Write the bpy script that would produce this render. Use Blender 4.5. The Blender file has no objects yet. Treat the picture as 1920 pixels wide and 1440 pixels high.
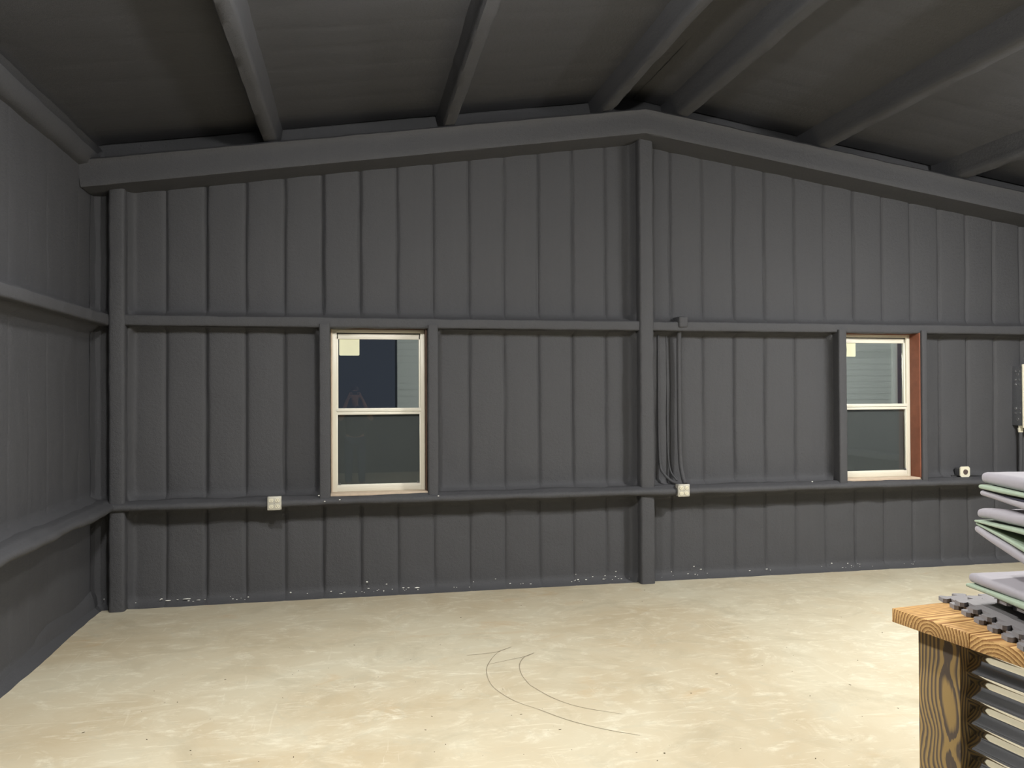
import bpy, bmesh, math, random
from mathutils import Vector, Matrix, noise
random.seed(7)
S = bpy.context.scene
COL = S.collection
# ------------------------------------------------------------------ camera
F_PX, D, H = 1507.9, 6.8156, 1.683
RV = Vector((0.98144, -0.19171, -0.00471)); UV = Vector((0.00293, -0.00958, 0.99995)); FV = Vector((0.19175, 0.98140, 0.00884))
CAM = Vector((0, -D, H))
cd = bpy.data.cameras.new('camera'); cam = bpy.data.objects.new('camera', cd); COL.objects.link(cam)
cd.sensor_width = 36; cd.lens = F_PX / 1920 * 36; cd.clip_start = 0.05; cd.clip_end = 200
m = Matrix((RV, UV, -FV)).transposed().to_4x4(); m.translation = CAM
cam.matrix_world = m
S.camera = cam
# ------------------------------------------------------------------ world, exposure, lights
w = bpy.data.worlds.new('night_sky'); S.world = w; w.use_nodes = True
w.node_tree.nodes['Background'].inputs[0].default_value = (0.023, 0.027, 0.037, 1)
w.node_tree.nodes['Background'].inputs[1].default_value = 1.25
S.view_settings.view_transform = 'Standard'; S.view_settings.look = 'None'
S.view_settings.gamma = 1; S.view_settings.use_curve_mapping = False
S.view_settings.exposure = 0.16
LAMP_COL = (1.0, 0.985, 0.955)
# position, emission strength of the globe (radius 0.07)
GLOBES = [((0.72, -3.85, 3.32), 860), ((5.40, -3.30, 3.15), 640)]
# high bays (the last is an added fill, out of view): position, emission strength of the lens (radius 0.16)
BAYS = [((4.75, -3.25, 3.42), 800), ((-0.45, -3.62, 3.44), 430), ((2.0, -8.0, 3.60), 250)]
SIDING_FILL = ((5.0, 0.45, 3.25), 5600)  # added outdoor lamp, unseen, brightens the neighbouring building

# ------------------------------------------------------------------ helpers
def ray(x, y): return FV + RV * ((x - 960) / F_PX) - UV * ((y - 720) / F_PX)
def onY(x, y, Y): d = ray(x, y); return CAM + d * ((Y - CAM.y) / d.y)
def onZ(x, y, Z): d = ray(x, y); return CAM + d * ((Z - CAM.z) / d.z)
def at_depth(x, y, dep): return CAM + ray(x, y) * dep

def empty(name, loc=(0, 0, 0), rz=0, parent=None):
    o = bpy.data.objects.new(name, None); COL.objects.link(o); o.location = loc; o.rotation_euler = (0, 0, rz)
    o.empty_display_size = 0.1
    if parent: o.parent = parent
    return o
def tag(o, label=None, cat=None, group=None, kind=None):
    if label: o['label'] = label
    if cat: o['category'] = cat
    if group: o['group'] = group
    if kind: o['kind'] = kind
    return o
def link(name, bm, mat, parent=None, smooth=True, angle=40):
    me = bpy.data.meshes.new(name); bmesh.ops.recalc_face_normals(bm, faces=bm.faces)
    bm.to_mesh(me); bm.free()
    if mat: me.materials.append(mat)
    if smooth:
        for p in me.polygons: p.use_smooth = True
        try: me.set_sharp_from_angle(angle=math.radians(angle))
        except Exception: pass
    o = bpy.data.objects.new(name, me); COL.objects.link(o)
    if parent: o.parent = parent
    return o
def add_box(bm, lo, hi, bev=0.0, seg=2):
    r = bmesh.ops.create_cube(bm, size=1)
    vs = r['verts']
    for v in vs:
        v.co = Vector([lo[i] + (v.co[i] + .5) * (hi[i] - lo[i]) for i in range(3)])
    if bev > 0:
        es = list({e for v in vs for e in v.link_edges})
        bmesh.ops.bevel(bm, geom=es, offset=bev, segments=seg, affect='EDGES', profile=.5)
def box(name, lo, hi, mat, parent=None, bev=0.0, seg=2):
    bm = bmesh.new(); add_box(bm, lo, hi, bev, seg); return link(name, bm, mat, parent)
def add_cyl(bm, c0, c1, r0, r1=None, n=20, caps=True):
    c0 = Vector(c0); c1 = Vector(c1); r1 = r0 if r1 is None else r1
    ax = (c1 - c0).normalized(); a = ax.orthogonal().normalized(); b = ax.cross(a)
    A = [bm.verts.new(c0 + (a * math.cos(t) + b * math.sin(t)) * r0) for t in [2 * math.pi * i / n for i in range(n)]]
    B = [bm.verts.new(c1 + (a * math.cos(t) + b * math.sin(t)) * r1) for t in [2 * math.pi * i / n for i in range(n)]]
    for i in range(n): bm.faces.new((A[i], A[(i + 1) % n], B[(i + 1) % n], B[i]))
    if caps: bm.faces.new(A[::-1]); bm.faces.new(B)
def add_tube(bm, pts, r, n=10):
    pts = [Vector(p) for p in pts]; rings = []
    up = Vector((0, 1, 0.01)).normalized()
    for i, p in enumerate(pts):
        t = (pts[min(i + 1, len(pts) - 1)] - pts[max(i - 1, 0)]).normalized()
        a = t.cross(up)
        if a.length < .05: a = t.cross(Vector((1, 0, 0)))
        a.normalize(); b = t.cross(a)
        rr = r(i / (len(pts) - 1)) if callable(r) else r
        rings.append([bm.verts.new(p + (a * math.cos(q) + b * math.sin(q)) * rr) for q in [2 * math.pi * k / n for k in range(n)]])
    for A, B in zip(rings, rings[1:]):
        for i in range(n): bm.faces.new((A[i], A[(i + 1) % n], B[(i + 1) % n], B[i]))
    bm.faces.new(rings[0][::-1]); bm.faces.new(rings[-1])
def spline(pts, k=8):
    pts = [Vector(p) for p in pts]; out = []
    P = [pts[0] * 2 - pts[1]] + pts + [pts[-1] * 2 - pts[-2]]
    for i in range(1, len(P) - 2):
        for j in range(k):
            t = j / k; a, b, c, d = P[i - 1:i + 3]
            out.append(.5 * ((2 * b) + (c - a) * t + (2 * a - 5 * b + 4 * c - d) * t * t + (3 * b - a - 3 * c + d) * t ** 3))
    out.append(pts[-1]); return out

# ------------------------------------------------------------------ materials
class NT:
    def __init__(s, name):
        s.m = bpy.data.materials.new(name); s.m.use_nodes = True; s.t = s.m.node_tree
        s.b = s.t.nodes['Principled BSDF']
    def n(s, typ, **kw):
        nd = s.t.nodes.new(typ)
        for k, v in kw.items():
            if k.startswith('i_'):
                k = k[2:]; k = int(k) if k.isdigit() else k.replace('_', ' ')
                nd.inputs[k].default_value = v
            else: setattr(nd, k, v)
        return nd
    def l(s, a, b): s.t.links.new(a, b)
    def coords(s, scale=(1, 1, 1), rot=(0, 0, 0), src='Object', loc=(0, 0, 0)):
        tc = s.n('ShaderNodeTexCoord'); mp = s.n('ShaderNodeMapping')
        mp.inputs['Scale'].default_value = scale; mp.inputs['Rotation'].default_value = rot; mp.inputs['Location'].default_value = loc
        s.l(tc.outputs[src], mp.inputs['Vector']); return mp.outputs[0]
    def noise(s, vec, scale, detail=4, rough=.55, dist=0):
        nd = s.n('ShaderNodeTexNoise'); nd.inputs['Scale'].default_value = scale; nd.inputs['Detail'].default_value = detail
        nd.inputs['Roughness'].default_value = rough; nd.inputs['Distortion'].default_value = dist
        s.l(vec, nd.inputs['Vector']); return nd.outputs['Fac']
    def ramp(s, fac, stops):
        r = s.n('ShaderNodeValToRGB'); e = r.color_ramp.elements
        while len(e) < len(stops): e.new(.5)
        for i, (p, c) in enumerate(stops): e[i].position = p; e[i].color = (*c, 1)
        s.l(fac, r.inputs[0]); return r.outputs[0]
    def mix(s, fac, a, b, mode='MIX'):
        x = s.n('ShaderNodeMix', data_type='RGBA', blend_type=mode)
        for sock, v in ((x.inputs[0], fac), (x.inputs[6], a), (x.inputs[7], b)):
            if hasattr(v, 'is_output'): s.l(v, sock)
            elif isinstance(v, (int, float)): sock.default_value = v
            else: sock.default_value = (*v, 1)
        return x.outputs[2]
    def math(s, op, a, b=0.0, c=0.0):
        x = s.n('ShaderNodeMath', operation=op)
        for i, v in enumerate((a, b, c)):
            if hasattr(v, 'is_output'): s.l(v, x.inputs[i])
            else: x.inputs[i].default_value = v
        return x.outputs[0]
    def bump(s, h, strength=.3, dist=.01, prev=None):
        b = s.n('ShaderNodeBump'); b.inputs['Strength'].default_value = strength; b.inputs['Distance'].default_value = dist
        s.l(h, b.inputs['Height'])
        if prev: s.l(prev, b.inputs['Normal'])
        s.l(b.outputs[0], s.b.inputs['Normal']); return b.outputs[0]
    def set(s, col=None, rough=.5, metal=0, spec=.5):
        if col is not None:
            if hasattr(col, 'is_output'): s.l(col, s.b.inputs['Base Color'])
            else: s.b.inputs['Base Color'].default_value = (*col, 1)
        if hasattr(rough, 'is_output'): s.l(rough, s.b.inputs['Roughness'])
        else: s.b.inputs['Roughness'].default_value = rough
        s.b.inputs['Metallic'].default_value = metal; s.b.inputs['Specular IOR Level'].default_value = spec
        return s

def simple(name, col, rough=.5, metal=0, spec=.5, nscale=30, namt=.12, bump=0, bscale=120):
    t = NT(name); v = t.coords()
    n = t.noise(v, nscale, 3)
    c = t.mix(t.math('MULTIPLY', n, namt * 2), col, tuple(x * .55 for x in col))
    t.set(c, rough, metal, spec)
    if bump: t.bump(t.noise(v, bscale, 3), bump, .002)
    return t.m

def foam_mat():
    t = NT('black_spray_foam'); v = t.coords()
    streak = t.noise(t.coords(scale=(9, 9, .5)), 3.0, 3)
    big = t.noise(v, 1.3, 3)
    a = t.mix(streak, (.062, .063, .068), (.077, .077, .081))
    c = t.mix(t.math('MULTIPLY', big, .5), a, (.066, .067, .073))
    t.set(c, t.math('MULTIPLY_ADD', streak, .12, .58), 0, .36)
    fine = t.noise(v, 150, 4, .7)
    mid = t.noise(v, 38, 3)
    b = t.bump(mid, .55, .007)
    t.bump(fine, .9, .004, b)
    return t.m
FOAM = foam_mat()

def concrete_mat():
    t = NT('polished_concrete'); v = t.coords()
    big = t.noise(v, .55, 5, .6, 1.2)
    mid = t.noise(t.coords(scale=(1, 1.6, 1), rot=(0, 0, .5)), 2.2, 8, .68, 2.4)
    fine = t.noise(t.coords(scale=(1, 2.4, 1), rot=(0, 0, -.35)), 7.5, 8, .72, 1.8)
    c = t.ramp(big, [(.3, (.47, .385, .25)), (.5, (.54, .475, .34)), (.7, (.57, .525, .395))])
    pale = t.ramp(mid, [(.50, (0, 0, 0)), (.62, (.6, .6, .6)), (.78, (1, 1, 1))])
    pm = t.math('MULTIPLY', pale, t.math('MULTIPLY', t.ramp(fine, [(.40, (0, 0, 0)), (.62, (1, 1, 1))]), .85))
    c = t.mix(pm, c, (.78, .75, .61))
    dk = t.math('MULTIPLY', t.ramp(t.noise(t.coords(loc=(4, 7, 0)), 1.7, 7, .66, 1.5), [(.50, (0, 0, 0)), (.68, (1, 1, 1))]), .50)
    c = t.mix(dk, c, (.40, .345, .235))
    gr = t.math('MULTIPLY', t.ramp(t.noise(t.coords(loc=(-3, 2, 0)), 3.3, 8, .7, 2), [(.55, (0, 0, 0)), (.7, (1, 1, 1))]), .30)
    c = t.mix(gr, c, (.44, .43, .34))
    st = t.math('MULTIPLY', t.ramp(t.noise(t.coords(scale=(1, 2.2, 1), loc=(1.5, -2, 0)), 1.4, 6, .6, 1), [(.62, (0, 0, 0)), (.74, (1, 1, 1))]), .45)
    c = t.mix(st, c, (.50, .33, .16))
    # pale trowel scratches
    sc = t.noise(t.coords(scale=(1.3, 16, 1), rot=(0, 0, .55)), 1.6, 3, .5, 1.5)
    sm = t.math('MULTIPLY', t.ramp(sc, [(.66, (0, 0, 0)), (.70, (1, 1, 1))]), .35)
    c = t.mix(sm, c, (.72, .68, .55))
    sc2 = t.noise(t.coords(scale=(18, 1.2, 1), rot=(0, 0, .2)), 1.3, 3, .5, 1.2)
    sm2 = t.math('MULTIPLY', t.ramp(sc2, [(.69, (0, 0, 0)), (.73, (1, 1, 1))]), .22)
    c = t.mix(sm2, c, (.72, .68, .55))
    t.set(c, t.math('MULTIPLY_ADD', fine, .25, .42), 0, .35)
    t.bump(fine, .12, .004)
    return t.m
CONC = concrete_mat()
ALMOND = simple('almond_window_frame', (.72, .68, .56), .35, 0, .5, 12, .06)
SASHW = simple('white_sash_frame', (.80, .77, .66), .35, 0, .5, 12, .05)
RAWSILL = simple('overspray_sill_paint', (.66, .53, .40), .6, 0, .3, 25, .3)
STICK = simple('paper_sticker', (.80, .80, .58), .7, 0, .2, 20, .06)
PLATE = simple('galvanised_cover_plate', (.60, .58, .50), .45, .3, .5, 40, .15)
IVORY = simple('ivory_receptacle', (.78, .74, .58), .4, 0, .5, 30, .04)
DARK = simple('dark_slot', (.02, .02, .02), .6)
CREAM = simple('cream_painted_steel', (.80, .76, .60), .45, 0, .5, 20, .05)
GALV = simple('galvanised_box_steel', (.33, .34, .36), .38, .8, .5, 60, .35, .3, 90)
CHIP = simple('pale_foam_chip', (.85, .84, .78), .8, 0, .2)
SCUFF = simple('tyre_rubber_scuff', (.36, .31, .22), .8, 0, .2, 6, .5)
SPECK = simple('dark_dirt', (.10, .075, .045), .9, 0, .2)
EVA = None
def eva():
    t = NT('grey_black_puzzle_foam'); v = t.coords(rot=(0, 0, math.radians(45)))
    wv = t.n('ShaderNodeTexWave', wave_type='BANDS', bands_direction='X'); wv.inputs['Scale'].default_value = 95; t.l(v, wv.inputs['Vector'])
    n = t.noise(v, 60, 3)
    t.set(t.mix(n, (.19, .18, .185), (.25, .238, .242)), .6, 0, .3)
    t.bump(wv.outputs['Fac'], .4, .001); return t.m
EVA = eva()
def fabric(name, col, wr=.25):
    t = NT(name); v = t.coords()
    big = t.noise(v, 9, 3, .5, .6); fine = t.noise(v, 420, 2)
    c = t.mix(t.math('MULTIPLY', big, .3), col, tuple(x * .72 for x in col))
    t.set(c, .62, 0, .3); t.b.inputs['Sheen Weight'].default_value = .15
    b = t.bump(big, wr, .02); t.bump(fine, .2, .001, b); return t.m
GREYF = fabric('lilac_grey_vinyl_fabric', (.34, .32, .35)); MINT = fabric('mint_green_lining', (.33, .41, .31)); NAVYF = fabric('dark_navy_lining', (.045, .045, .08))

def wood(name, light, dark, ring=46., axis='X', pith=(0, 0, 0), contrast=(.35, .72), dist=.03, fw=.35, knots=False):
    """solid growth-ring wood: rings are distances from a pith axis of the board"""
    t = NT(name); tc = t.n('ShaderNodeTexCoord')
    sp = t.n('ShaderNodeSeparateXYZ'); t.l(tc.outputs['Object'], sp.inputs[0])
    nv = t.coords(scale={'X': (1.1, 6, 6), 'Z': (6, 6, 1.3), 'Y': (6, 1.1, 6)}[axis])
    wob = t.math('MULTIPLY', t.math('SUBTRACT', t.noise(nv, 1.6, 2, .5), .5), dist * 2.2)
    if knots:
        kv = t.noise(t.coords(scale=(3, 3, 2.6), loc=(.3, .1, .7)), 2.2, 1.0, .4)
        wob = t.math('ADD', wob, t.math('MULTIPLY', t.math('POWER', kv, 3.2), .13))
    a, b = {'X': ('Y', 'Z'), 'Z': ('X', 'Y'), 'Y': ('X', 'Z')}[axis]
    pa, pb = pith[0], pith[1]
    da = t.math('SUBTRACT', sp.outputs[a], pa); db = t.math('SUBTRACT', sp.outputs[b], pb)
    rr = t.math('SQRT', t.math('ADD', t.math('MULTIPLY', da, da), t.math('MULTIPLY', db, db)))
    rr = t.math('ADD', rr, wob)
    ph = t.math('FRACT', t.math('MULTIPLY', rr, ring))
    fine = t.noise(t.coords(scale={'X': (4, 160, 160), 'Z': (160, 160, 4), 'Y': (160, 4, 160)}[axis]), 1.0, 3)
    tone = t.math('ADD', ph, t.math('MULTIPLY', t.math('SUBTRACT', fine, .5), fw))
    mid = tuple((x + y) / 2 for x, y in zip(light, dark))
    c = t.ramp(tone, [(.05, light), (contrast[0], mid if not knots else light), (contrast[1], dark), (.93, dark), (1.0, light)])
    t.set(c, .5, 0, .35); t.bump(fine, .15, .001); return t.m
POSTW = wood('burnt_pine_post', (.36, .245, .10), (.110, .085, .068), 118, 'Z', (.085, .030), (.34, .62), .007, .5, knots=True)
BROWNW = simple('dark_brown_board', (.10, .055, .035), .6, 0, .3, 20, .3)
REDW = simple('red_brown_stained_board', (.29, .105, .060), .6, 0, .3, 11, .55, .3, 60)

def glass_mat():
    m_ = bpy.data.materials.new('window_glass'); m_.use_nodes = True; t = m_.node_tree; t.nodes.clear()
    o = t.nodes.new('ShaderNodeOutputMaterial'); mx = t.nodes.new('ShaderNodeMixShader')
    tr = t.nodes.new('ShaderNodeBsdfTransparent'); tr.inputs[0].default_value = (.90, .93, .92, 1)
    gl = t.nodes.new('ShaderNodeBsdfGlossy'); gl.inputs['Roughness'].default_value = .0; gl.inputs[0].default_value = (1, 1, 1, 1)
    fr = t.nodes.new('ShaderNodeFresnel'); fr.inputs[0].default_value = 1.5
    mul = t.nodes.new('ShaderNodeMath'); mul.operation = 'MULTIPLY'; mul.inputs[1].default_value = 1.0
    t.links.new(fr.outputs[0], mul.inputs[0]); t.links.new(mul.outputs[0], mx.inputs[0])
    t.links.new(tr.outputs[0], mx.inputs[1]); t.links.new(gl.outputs[0], mx.inputs[2]); t.links.new(mx.outputs[0], o.inputs[0])
    return m_
GLASS = glass_mat()
def screen_mat():
    t = NT('insect_screen_mesh'); t.set((.095, .095, .098), .7, 0, .3)
    mx = t.n('ShaderNodeMixShader'); tr = t.n('ShaderNodeBsdfTransparent'); mx.inputs[0].default_value = .04
    out = [n for n in t.t.nodes if n.type == 'OUTPUT_MATERIAL'][0]
    t.l(t.b.outputs[0], mx.inputs[1]); t.l(tr.outputs[0], mx.inputs[2]); t.l(mx.outputs[0], out.inputs[0])
    return t.m
SCREEN = screen_mat()
SIDING = simple('painted_lap_siding', (.50, .53, .50), .6, 0, .3, 5, .1)
TRIMM = simple('siding_corner_trim', (.66, .68, .64), .6, 0, .3)
DRIVE = simple('dark_gravel_yard', (.05, .05, .045), .9, 0, .2, 20, .4)
def corr_mat():
    t = NT('corrugated_galvanised_sheet'); v = t.coords()
    sp = t.noise(v, 45, 4, .6)
    t.set(t.mix(sp, (.68, .68, .67), (.74, .74, .72)), .09, 1.0, .5); return t.m
CORR = corr_mat()
def bulb_mat(s):
    t = NT('glowing_lamp_globe'); t.set((.9, .9, .9)); t.b.inputs['Emission Color'].default_value = (*LAMP_COL, 1); t.b.inputs['Emission Strength'].default_value = s
    return t.m
WHITEM = simple('white_lamp_housing', (.7, .7, .7), .4)

# ------------------------------------------------------------------ room dimensions
XL, XR, XC = -2.014, 6.90, 2.44
YB, YF = 0.0, -10.2
SL = .148
def raf_top(x): return 4.095 - SL * abs(x - XC)          # top of the end rafter, underside of purlins
def ceil_z(x): return raf_top(x) + .19
ZG0, ZG1 = 2.205, 2.290                                   # upper girt
ZL0, ZL1 = .765, .850                                     # lower girt
GR0, GSP = -1.782, .3048                                  # first rib groove and rib spacing
def nz(x, y, z, s): return noise.noise(Vector((x * s, y * s, z * s)))

def foam_strip(parent, us, vfun, nv, cell, mp, seed, groove=(1, 1), gamp=.020, amp=1.0, name='foam_panel', filU=.06, filV=.05):
    """one sprayed strip between two ribs: a height field d(u, v) out of the wall"""
    u0, u1, v0f, v1f = cell
    a, b = us; n = max(3, int((b - a) / .013)); vol = 7.3 * (seed // 100)
    bm = bmesh.new(); rows = []
    for i in range(n + 1):
        # columns crowd near both grooves
        t = i / n; t = t + .06 * math.sin(-2 * math.pi * t) * 1.0
        u = a + (b - a) * t; v0, v1 = vfun(u); row = []
        for j in range(nv + 1):
            v = v0 + (v1 - v0) * j / nv
            gi = round((u - GR0) / GSP); wob = .010 * nz(gi * 3.7 + vol, v, 0, 2.2)
            dg = min(abs(u - GR0 - GSP * round((u - GR0) / GSP) + wob), 1)
            g = groove[0] if t < .5 else groove[1]
            if (t < .5 and groove[0] == 0) or (t >= .5 and groove[1] == 0): g = 0
            d = .010 * amp * (math.sin(math.pi * min(1, max(0, t))) ** .5 - .5)
            fadev = min(1, max(0, (v - v0) / .10)) * min(1, max(0, (v1 - v) / .05))
            d -= g * gamp * math.exp(-(dg / .013) ** 2) * fadev
            d += .010 * nz(u, v, vol, 1.7) + .004 * nz(u, v, vol, 7.)
            R = .09
            dx = min(u - u0, u1 - u); dz = min(v - v0f(u), v1f(u) - v)
            if dx < R and dz < R: s = R - math.hypot(R - dx, R - dz)
            else: s = min(dx, dz)
            F = .05 + .014 * nz(u, v, 3.3, 3.)
            if v1 - v < v - v0 and dz < dx: F *= .45
            if s < F: d += .085 * (1 - max(s, 0) / F) ** 2.0 if s > 0 else .085
            row.append(bm.verts.new(mp(u, v, d)))
        rows.append(row)
    for A, B in zip(rows, rows[1:]):
        for j in range(nv): bm.faces.new((A[j], A[j + 1], B[j + 1], B[j]))
    return link(name, bm, FOAM, parent, angle=75)

def sweep(name, pts, prof, A, B, mat, parent, amp=.006, scl=9, n=None, seed=0, wave=0):
    """closed profile [(a, b)] swept along a line with foam unevenness; A, B are the profile axes"""
    P0, P1 = Vector(pts[0]), Vector(pts[1]); L = (P1 - P0).length; n = n or max(2, int(L / .045)); A = Vector(A); B = Vector(B)
    # subdivide the profile
    pr = []
    for i in range(len(prof)):
        p, q = Vector(prof[i]), Vector(prof[(i + 1) % len(prof)])
        k = max(1, int((q - p).length / .03))
        for j in range(k): pr.append(p.lerp(q, j / k))
    cen = sum(pr, Vector((0, 0))) / len(pr)
    bm = bmesh.new(); rings = []
    for i in range(n + 1):
        c = P0.lerp(P1, i / n); ring = []
        for p in pr:
            dirv = (p - cen).normalized()
            w3 = c + A * p.x + B * p.y
            k = amp * (nz(w3.x, w3.y + seed, w3.z, scl) * 1.4 + nz(w3.x + seed, w3.y, w3.z, scl * .3)) + wave * nz(w3.x, w3.y, w3.z + seed, 2.2)
            ring.append(bm.verts.new(w3 + A * dirv.x * k + B * dirv.y * k))
        rings.append(ring)
    m_ = len(pr)
    for R1, R2 in zip(rings, rings[1:]):
        for j in range(m_): bm.faces.new((R1[j], R1[(j + 1) % m_], R2[(j + 1) % m_], R2[j]))
    bm.faces.new(rings[0][::-1]); bm.faces.new(rings[-1])
    return link(name, bm, mat, parent, angle=60)
def rrect(a0, a1, b0, b1, r=.02, k=3):
    out = []
    for (cx, cy, t0) in ((a1 - r, b1 - r, 0), (a0 + r, b1 - r, 90), (a0 + r, b0 + r, 180), (a1 - r, b0 + r, 270)):
        for i in range(k + 1):
            t = math.radians(t0 + 90 * i / k); out.append((cx + r * math.cos(t), cy + r * math.sin(t)))
    return out

# ------------------------------------------------------------------ floor and ground
bm = bmesh.new()
bmesh.ops.create_grid(bm, x_segments=40, y_segments=40, size=.5)
for v in bm.verts: v.co = Vector((XL - .12 + (v.co.x + .5) * (XR - XL + .24), YF + (v.co.y + .5) * (-YF + .1), 0))
top = list(bm.faces); r = bmesh.ops.extrude_face_region(bm, geom=top)
for v in [g for g in r['geom'] if isinstance(g, bmesh.types.BMVert)]: v.co.z = -.12
floor = tag(link('floor', bm, CONC, None), kind='structure', label='worn pale concrete slab floor with trowel marks and stains')
def ribbon(name, pts, wd, mat, parent, z=.0012):
    P = spline([onZ(x, y, 0) for x, y in pts], 10); bm = bmesh.new(); L = []
    for i, p in enumerate(P):
        t = (P[min(i + 1, len(P) - 1)] - P[max(i - 1, 0)]); t.z = 0; t.normalize(); s = Vector((-t.y, t.x, 0))
        ww = wd * (.45 + .55 * math.sin(math.pi * min(1, (i + 1) / len(P) * 1.0) ** .6)) * (.8 + .4 * random.random())
        L.append((bm.verts.new((p.x - s.x * ww, p.y - s.y * ww, z)), bm.verts.new((p.x + s.x * ww, p.y + s.y * ww, z))))
    for a, b in zip(L, L[1:]): bm.faces.new((a[0], a[1], b[1], b[0]))
    return link(name, bm, mat, parent)
def scuff_px(l): return [(900 + a / 2.4, 1080 + b / 2.4) for a, b in l]
SC = [([(142, 319), (80, 345), (38, 395), (30, 440), (60, 500), (150, 560), (262, 600)], .0027),
      ([(262, 600), (400, 650), (560, 690), (720, 718)], .0025),
      ([(-60, 358), (20, 350), (80, 341), (142, 319)], .0027),
      ([(243, 347), (200, 365), (178, 400), (188, 445), (225, 492)], .0032),
      ([(225, 492), (330, 550), (450, 590), (640, 622)], .0022),
      ([(243, 347), (205, 362), (140, 376), (30, 400)], .0027)]
for p, wd in SC: ribbon('scuff_mark', scuff_px(p), wd, SCUFF, floor)
ground = tag(box('trim_1', (-30, .14, -.30), (40, 60, -.16), DRIVE), kind='structure', label='dark yard ground outside the windows')

# loose dirt on the slab
bm = bmesh.new()
sp_px = [(1485, 540), (1720, 632), (1205, 278), (1065, 441), (830, 798), (185, 623), (730, 114), (740, 64), (1410, 357), (1405, 430), (1380, 322), (1665, 490), (1745, 556), (1700, 380), (1270, 404), (1425, 650), (1620, 750), (1670, 738), (1510, 822), (1660, 853), (705, 795), (798, 831), (360, 692), (1200, 36), (1625, 185), (1810, 255), (460, 110), (280, 598)]
pts = [(900 + a / 2.4, 1080 + b / 2.4) for a, b in sp_px]
pts += [(200 + a / 2.526, 1080 + b / 2.526) for a, b in [(220, 223), (275, 600), (335, 598), (1440, 396), (1168, 217), (1677, 197), (995, 522), (880, 467), (1050, 437), (225, 545), (508, 687), (995, 796), (885, 858), (1540, 665), (1580, 326), (400, 847), (580, 877), (190, 775), (470, 160), (1173, 328), (1510, 730), (720, 880), (500, 530)]]
for i in range(45): pts.append((random.uniform(150, 1730), random.uniform(1130, 1435)))
for i, (x, y) in enumerate(pts):
    p = onZ(x, y, 0)
    if p.x < XL + .1: continue
    s = random.uniform(.003, .007) * (1.5 if i < 8 else 1); a = random.uniform(0, 3); e = random.uniform(1, 3.2)
    s *= .5
    if i >= 71: s *= .55
    r_ = bmesh.ops.create_icosphere(bm, subdivisions=1, radius=1)
    for v in r_['verts']:
        q = Vector((v.co.x * s * e, v.co.y * s, v.co.z * s * .35 + s * .3)); v.co = Vector((p.x + q.x * math.cos(a) - q.y * math.sin(a), p.y + q.x * math.sin(a) + q.y * math.cos(a), q.z))
tag(link('floor_debris', bm, SPECK), 'small dark specks of dirt scattered over the concrete floor', 'debris', kind='stuff')

# ------------------------------------------------------------------ back wall
W1 = (-.195, .590); W2 = (4.430, 5.206); WZ = (.842, 2.212)           # the two window openings
def boxes_mesh(name, lst, mat, parent=None):
    bm = bmesh.new()
    for lo, hi in lst: add_box(bm, lo, hi)
    return link(name, bm, mat, parent)
y0, y1 = .045, .10
segs = [((XL - .1, y0, -.1), (W1[0], y1, 4.4)), ((W1[1], y0, -.1), (W2[0], y1, 4.4)), ((W2[1], y0, -.1), (XR + .1, y1, 4.4))]
for W in (W1, W2): segs += [((W[0], y0, -.1), (W[1], y1, WZ[0])), ((W[0], y0, WZ[1]), (W[1], y1, 4.4))]
wb = tag(boxes_mesh('wall_back', segs, FOAM), kind='structure', label='black spray-foamed end wall with two windows')
PL = (-1.860, -1.744); PC = (2.437, 2.567); PR = (6.62, 6.74)         # posts left, centre, right
mpB = lambda u, v, d: Vector((u, -d, v))
def grooves(a, b):
    out = [a]; k = math.ceil((a - GR0) / GSP)
    while GR0 + k * GSP < b:
        g = GR0 + k * GSP
        if g - a > .035 and b - g > .035: out.append(g)
        k += 1
    out.append(b); return out
def band(parent, x0, x1, v0f, v1f, nv, mp, seedb=0, amp=1., gfun=None, gamp=.020):
    gs = grooves(x0, x1)
    for i, (a, b) in enumerate(zip(gs, gs[1:])):
        gl = gfun(a) if i > 0 else 0; gr_ = gfun(b) if i < len(gs) - 2 else 0
        foam_strip(parent, (a, b), lambda u: (v0f(u), v1f(u)), nv, (x0, x1, v0f, v1f), mp, seedb + i, (gl, gr_), amp=amp, gamp=gamp)
rg = random.Random(3)
GA = {k: rg.uniform(.5, 1.0) for k in range(-5, 40)}
def gB(x):
    k = round((x - GR0) / GSP); base = GA[k]
    return base * (1.25 if x < .2 else .75)
cz = lambda z: (lambda u: z)
UT = lambda u: raf_top(u) - .12
for (a, b) in ((XL, PL[0]), (PL[1], PC[0]), (PC[1], PR[0]), (PR[1], XR)):
    band(wb, a, b, cz(ZG1), UT, 44, mpB, 100, gfun=gB)
for (a, b) in ((XL, PL[0]), (PL[1], PC[0]), (PC[1], PR[0]), (PR[1], XR)):
    band(wb, a, b, cz(0.0), cz(ZL0), 26, mpB, 300, gfun=gB, gamp=.016)
FW = .088
for (a, b) in ((XL, PL[0]), (PL[1], W1[0] - FW), (W1[1] + FW, PC[0]), (PC[1], W2[0] - .082), (W2[1] + .06, PR[0]), (PR[1], XR)):
    band(wb, a, b, cz(ZL1 - .022), cz(ZG0), 44, mpB, 500, gfun=gB, amp=1.4)
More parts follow.
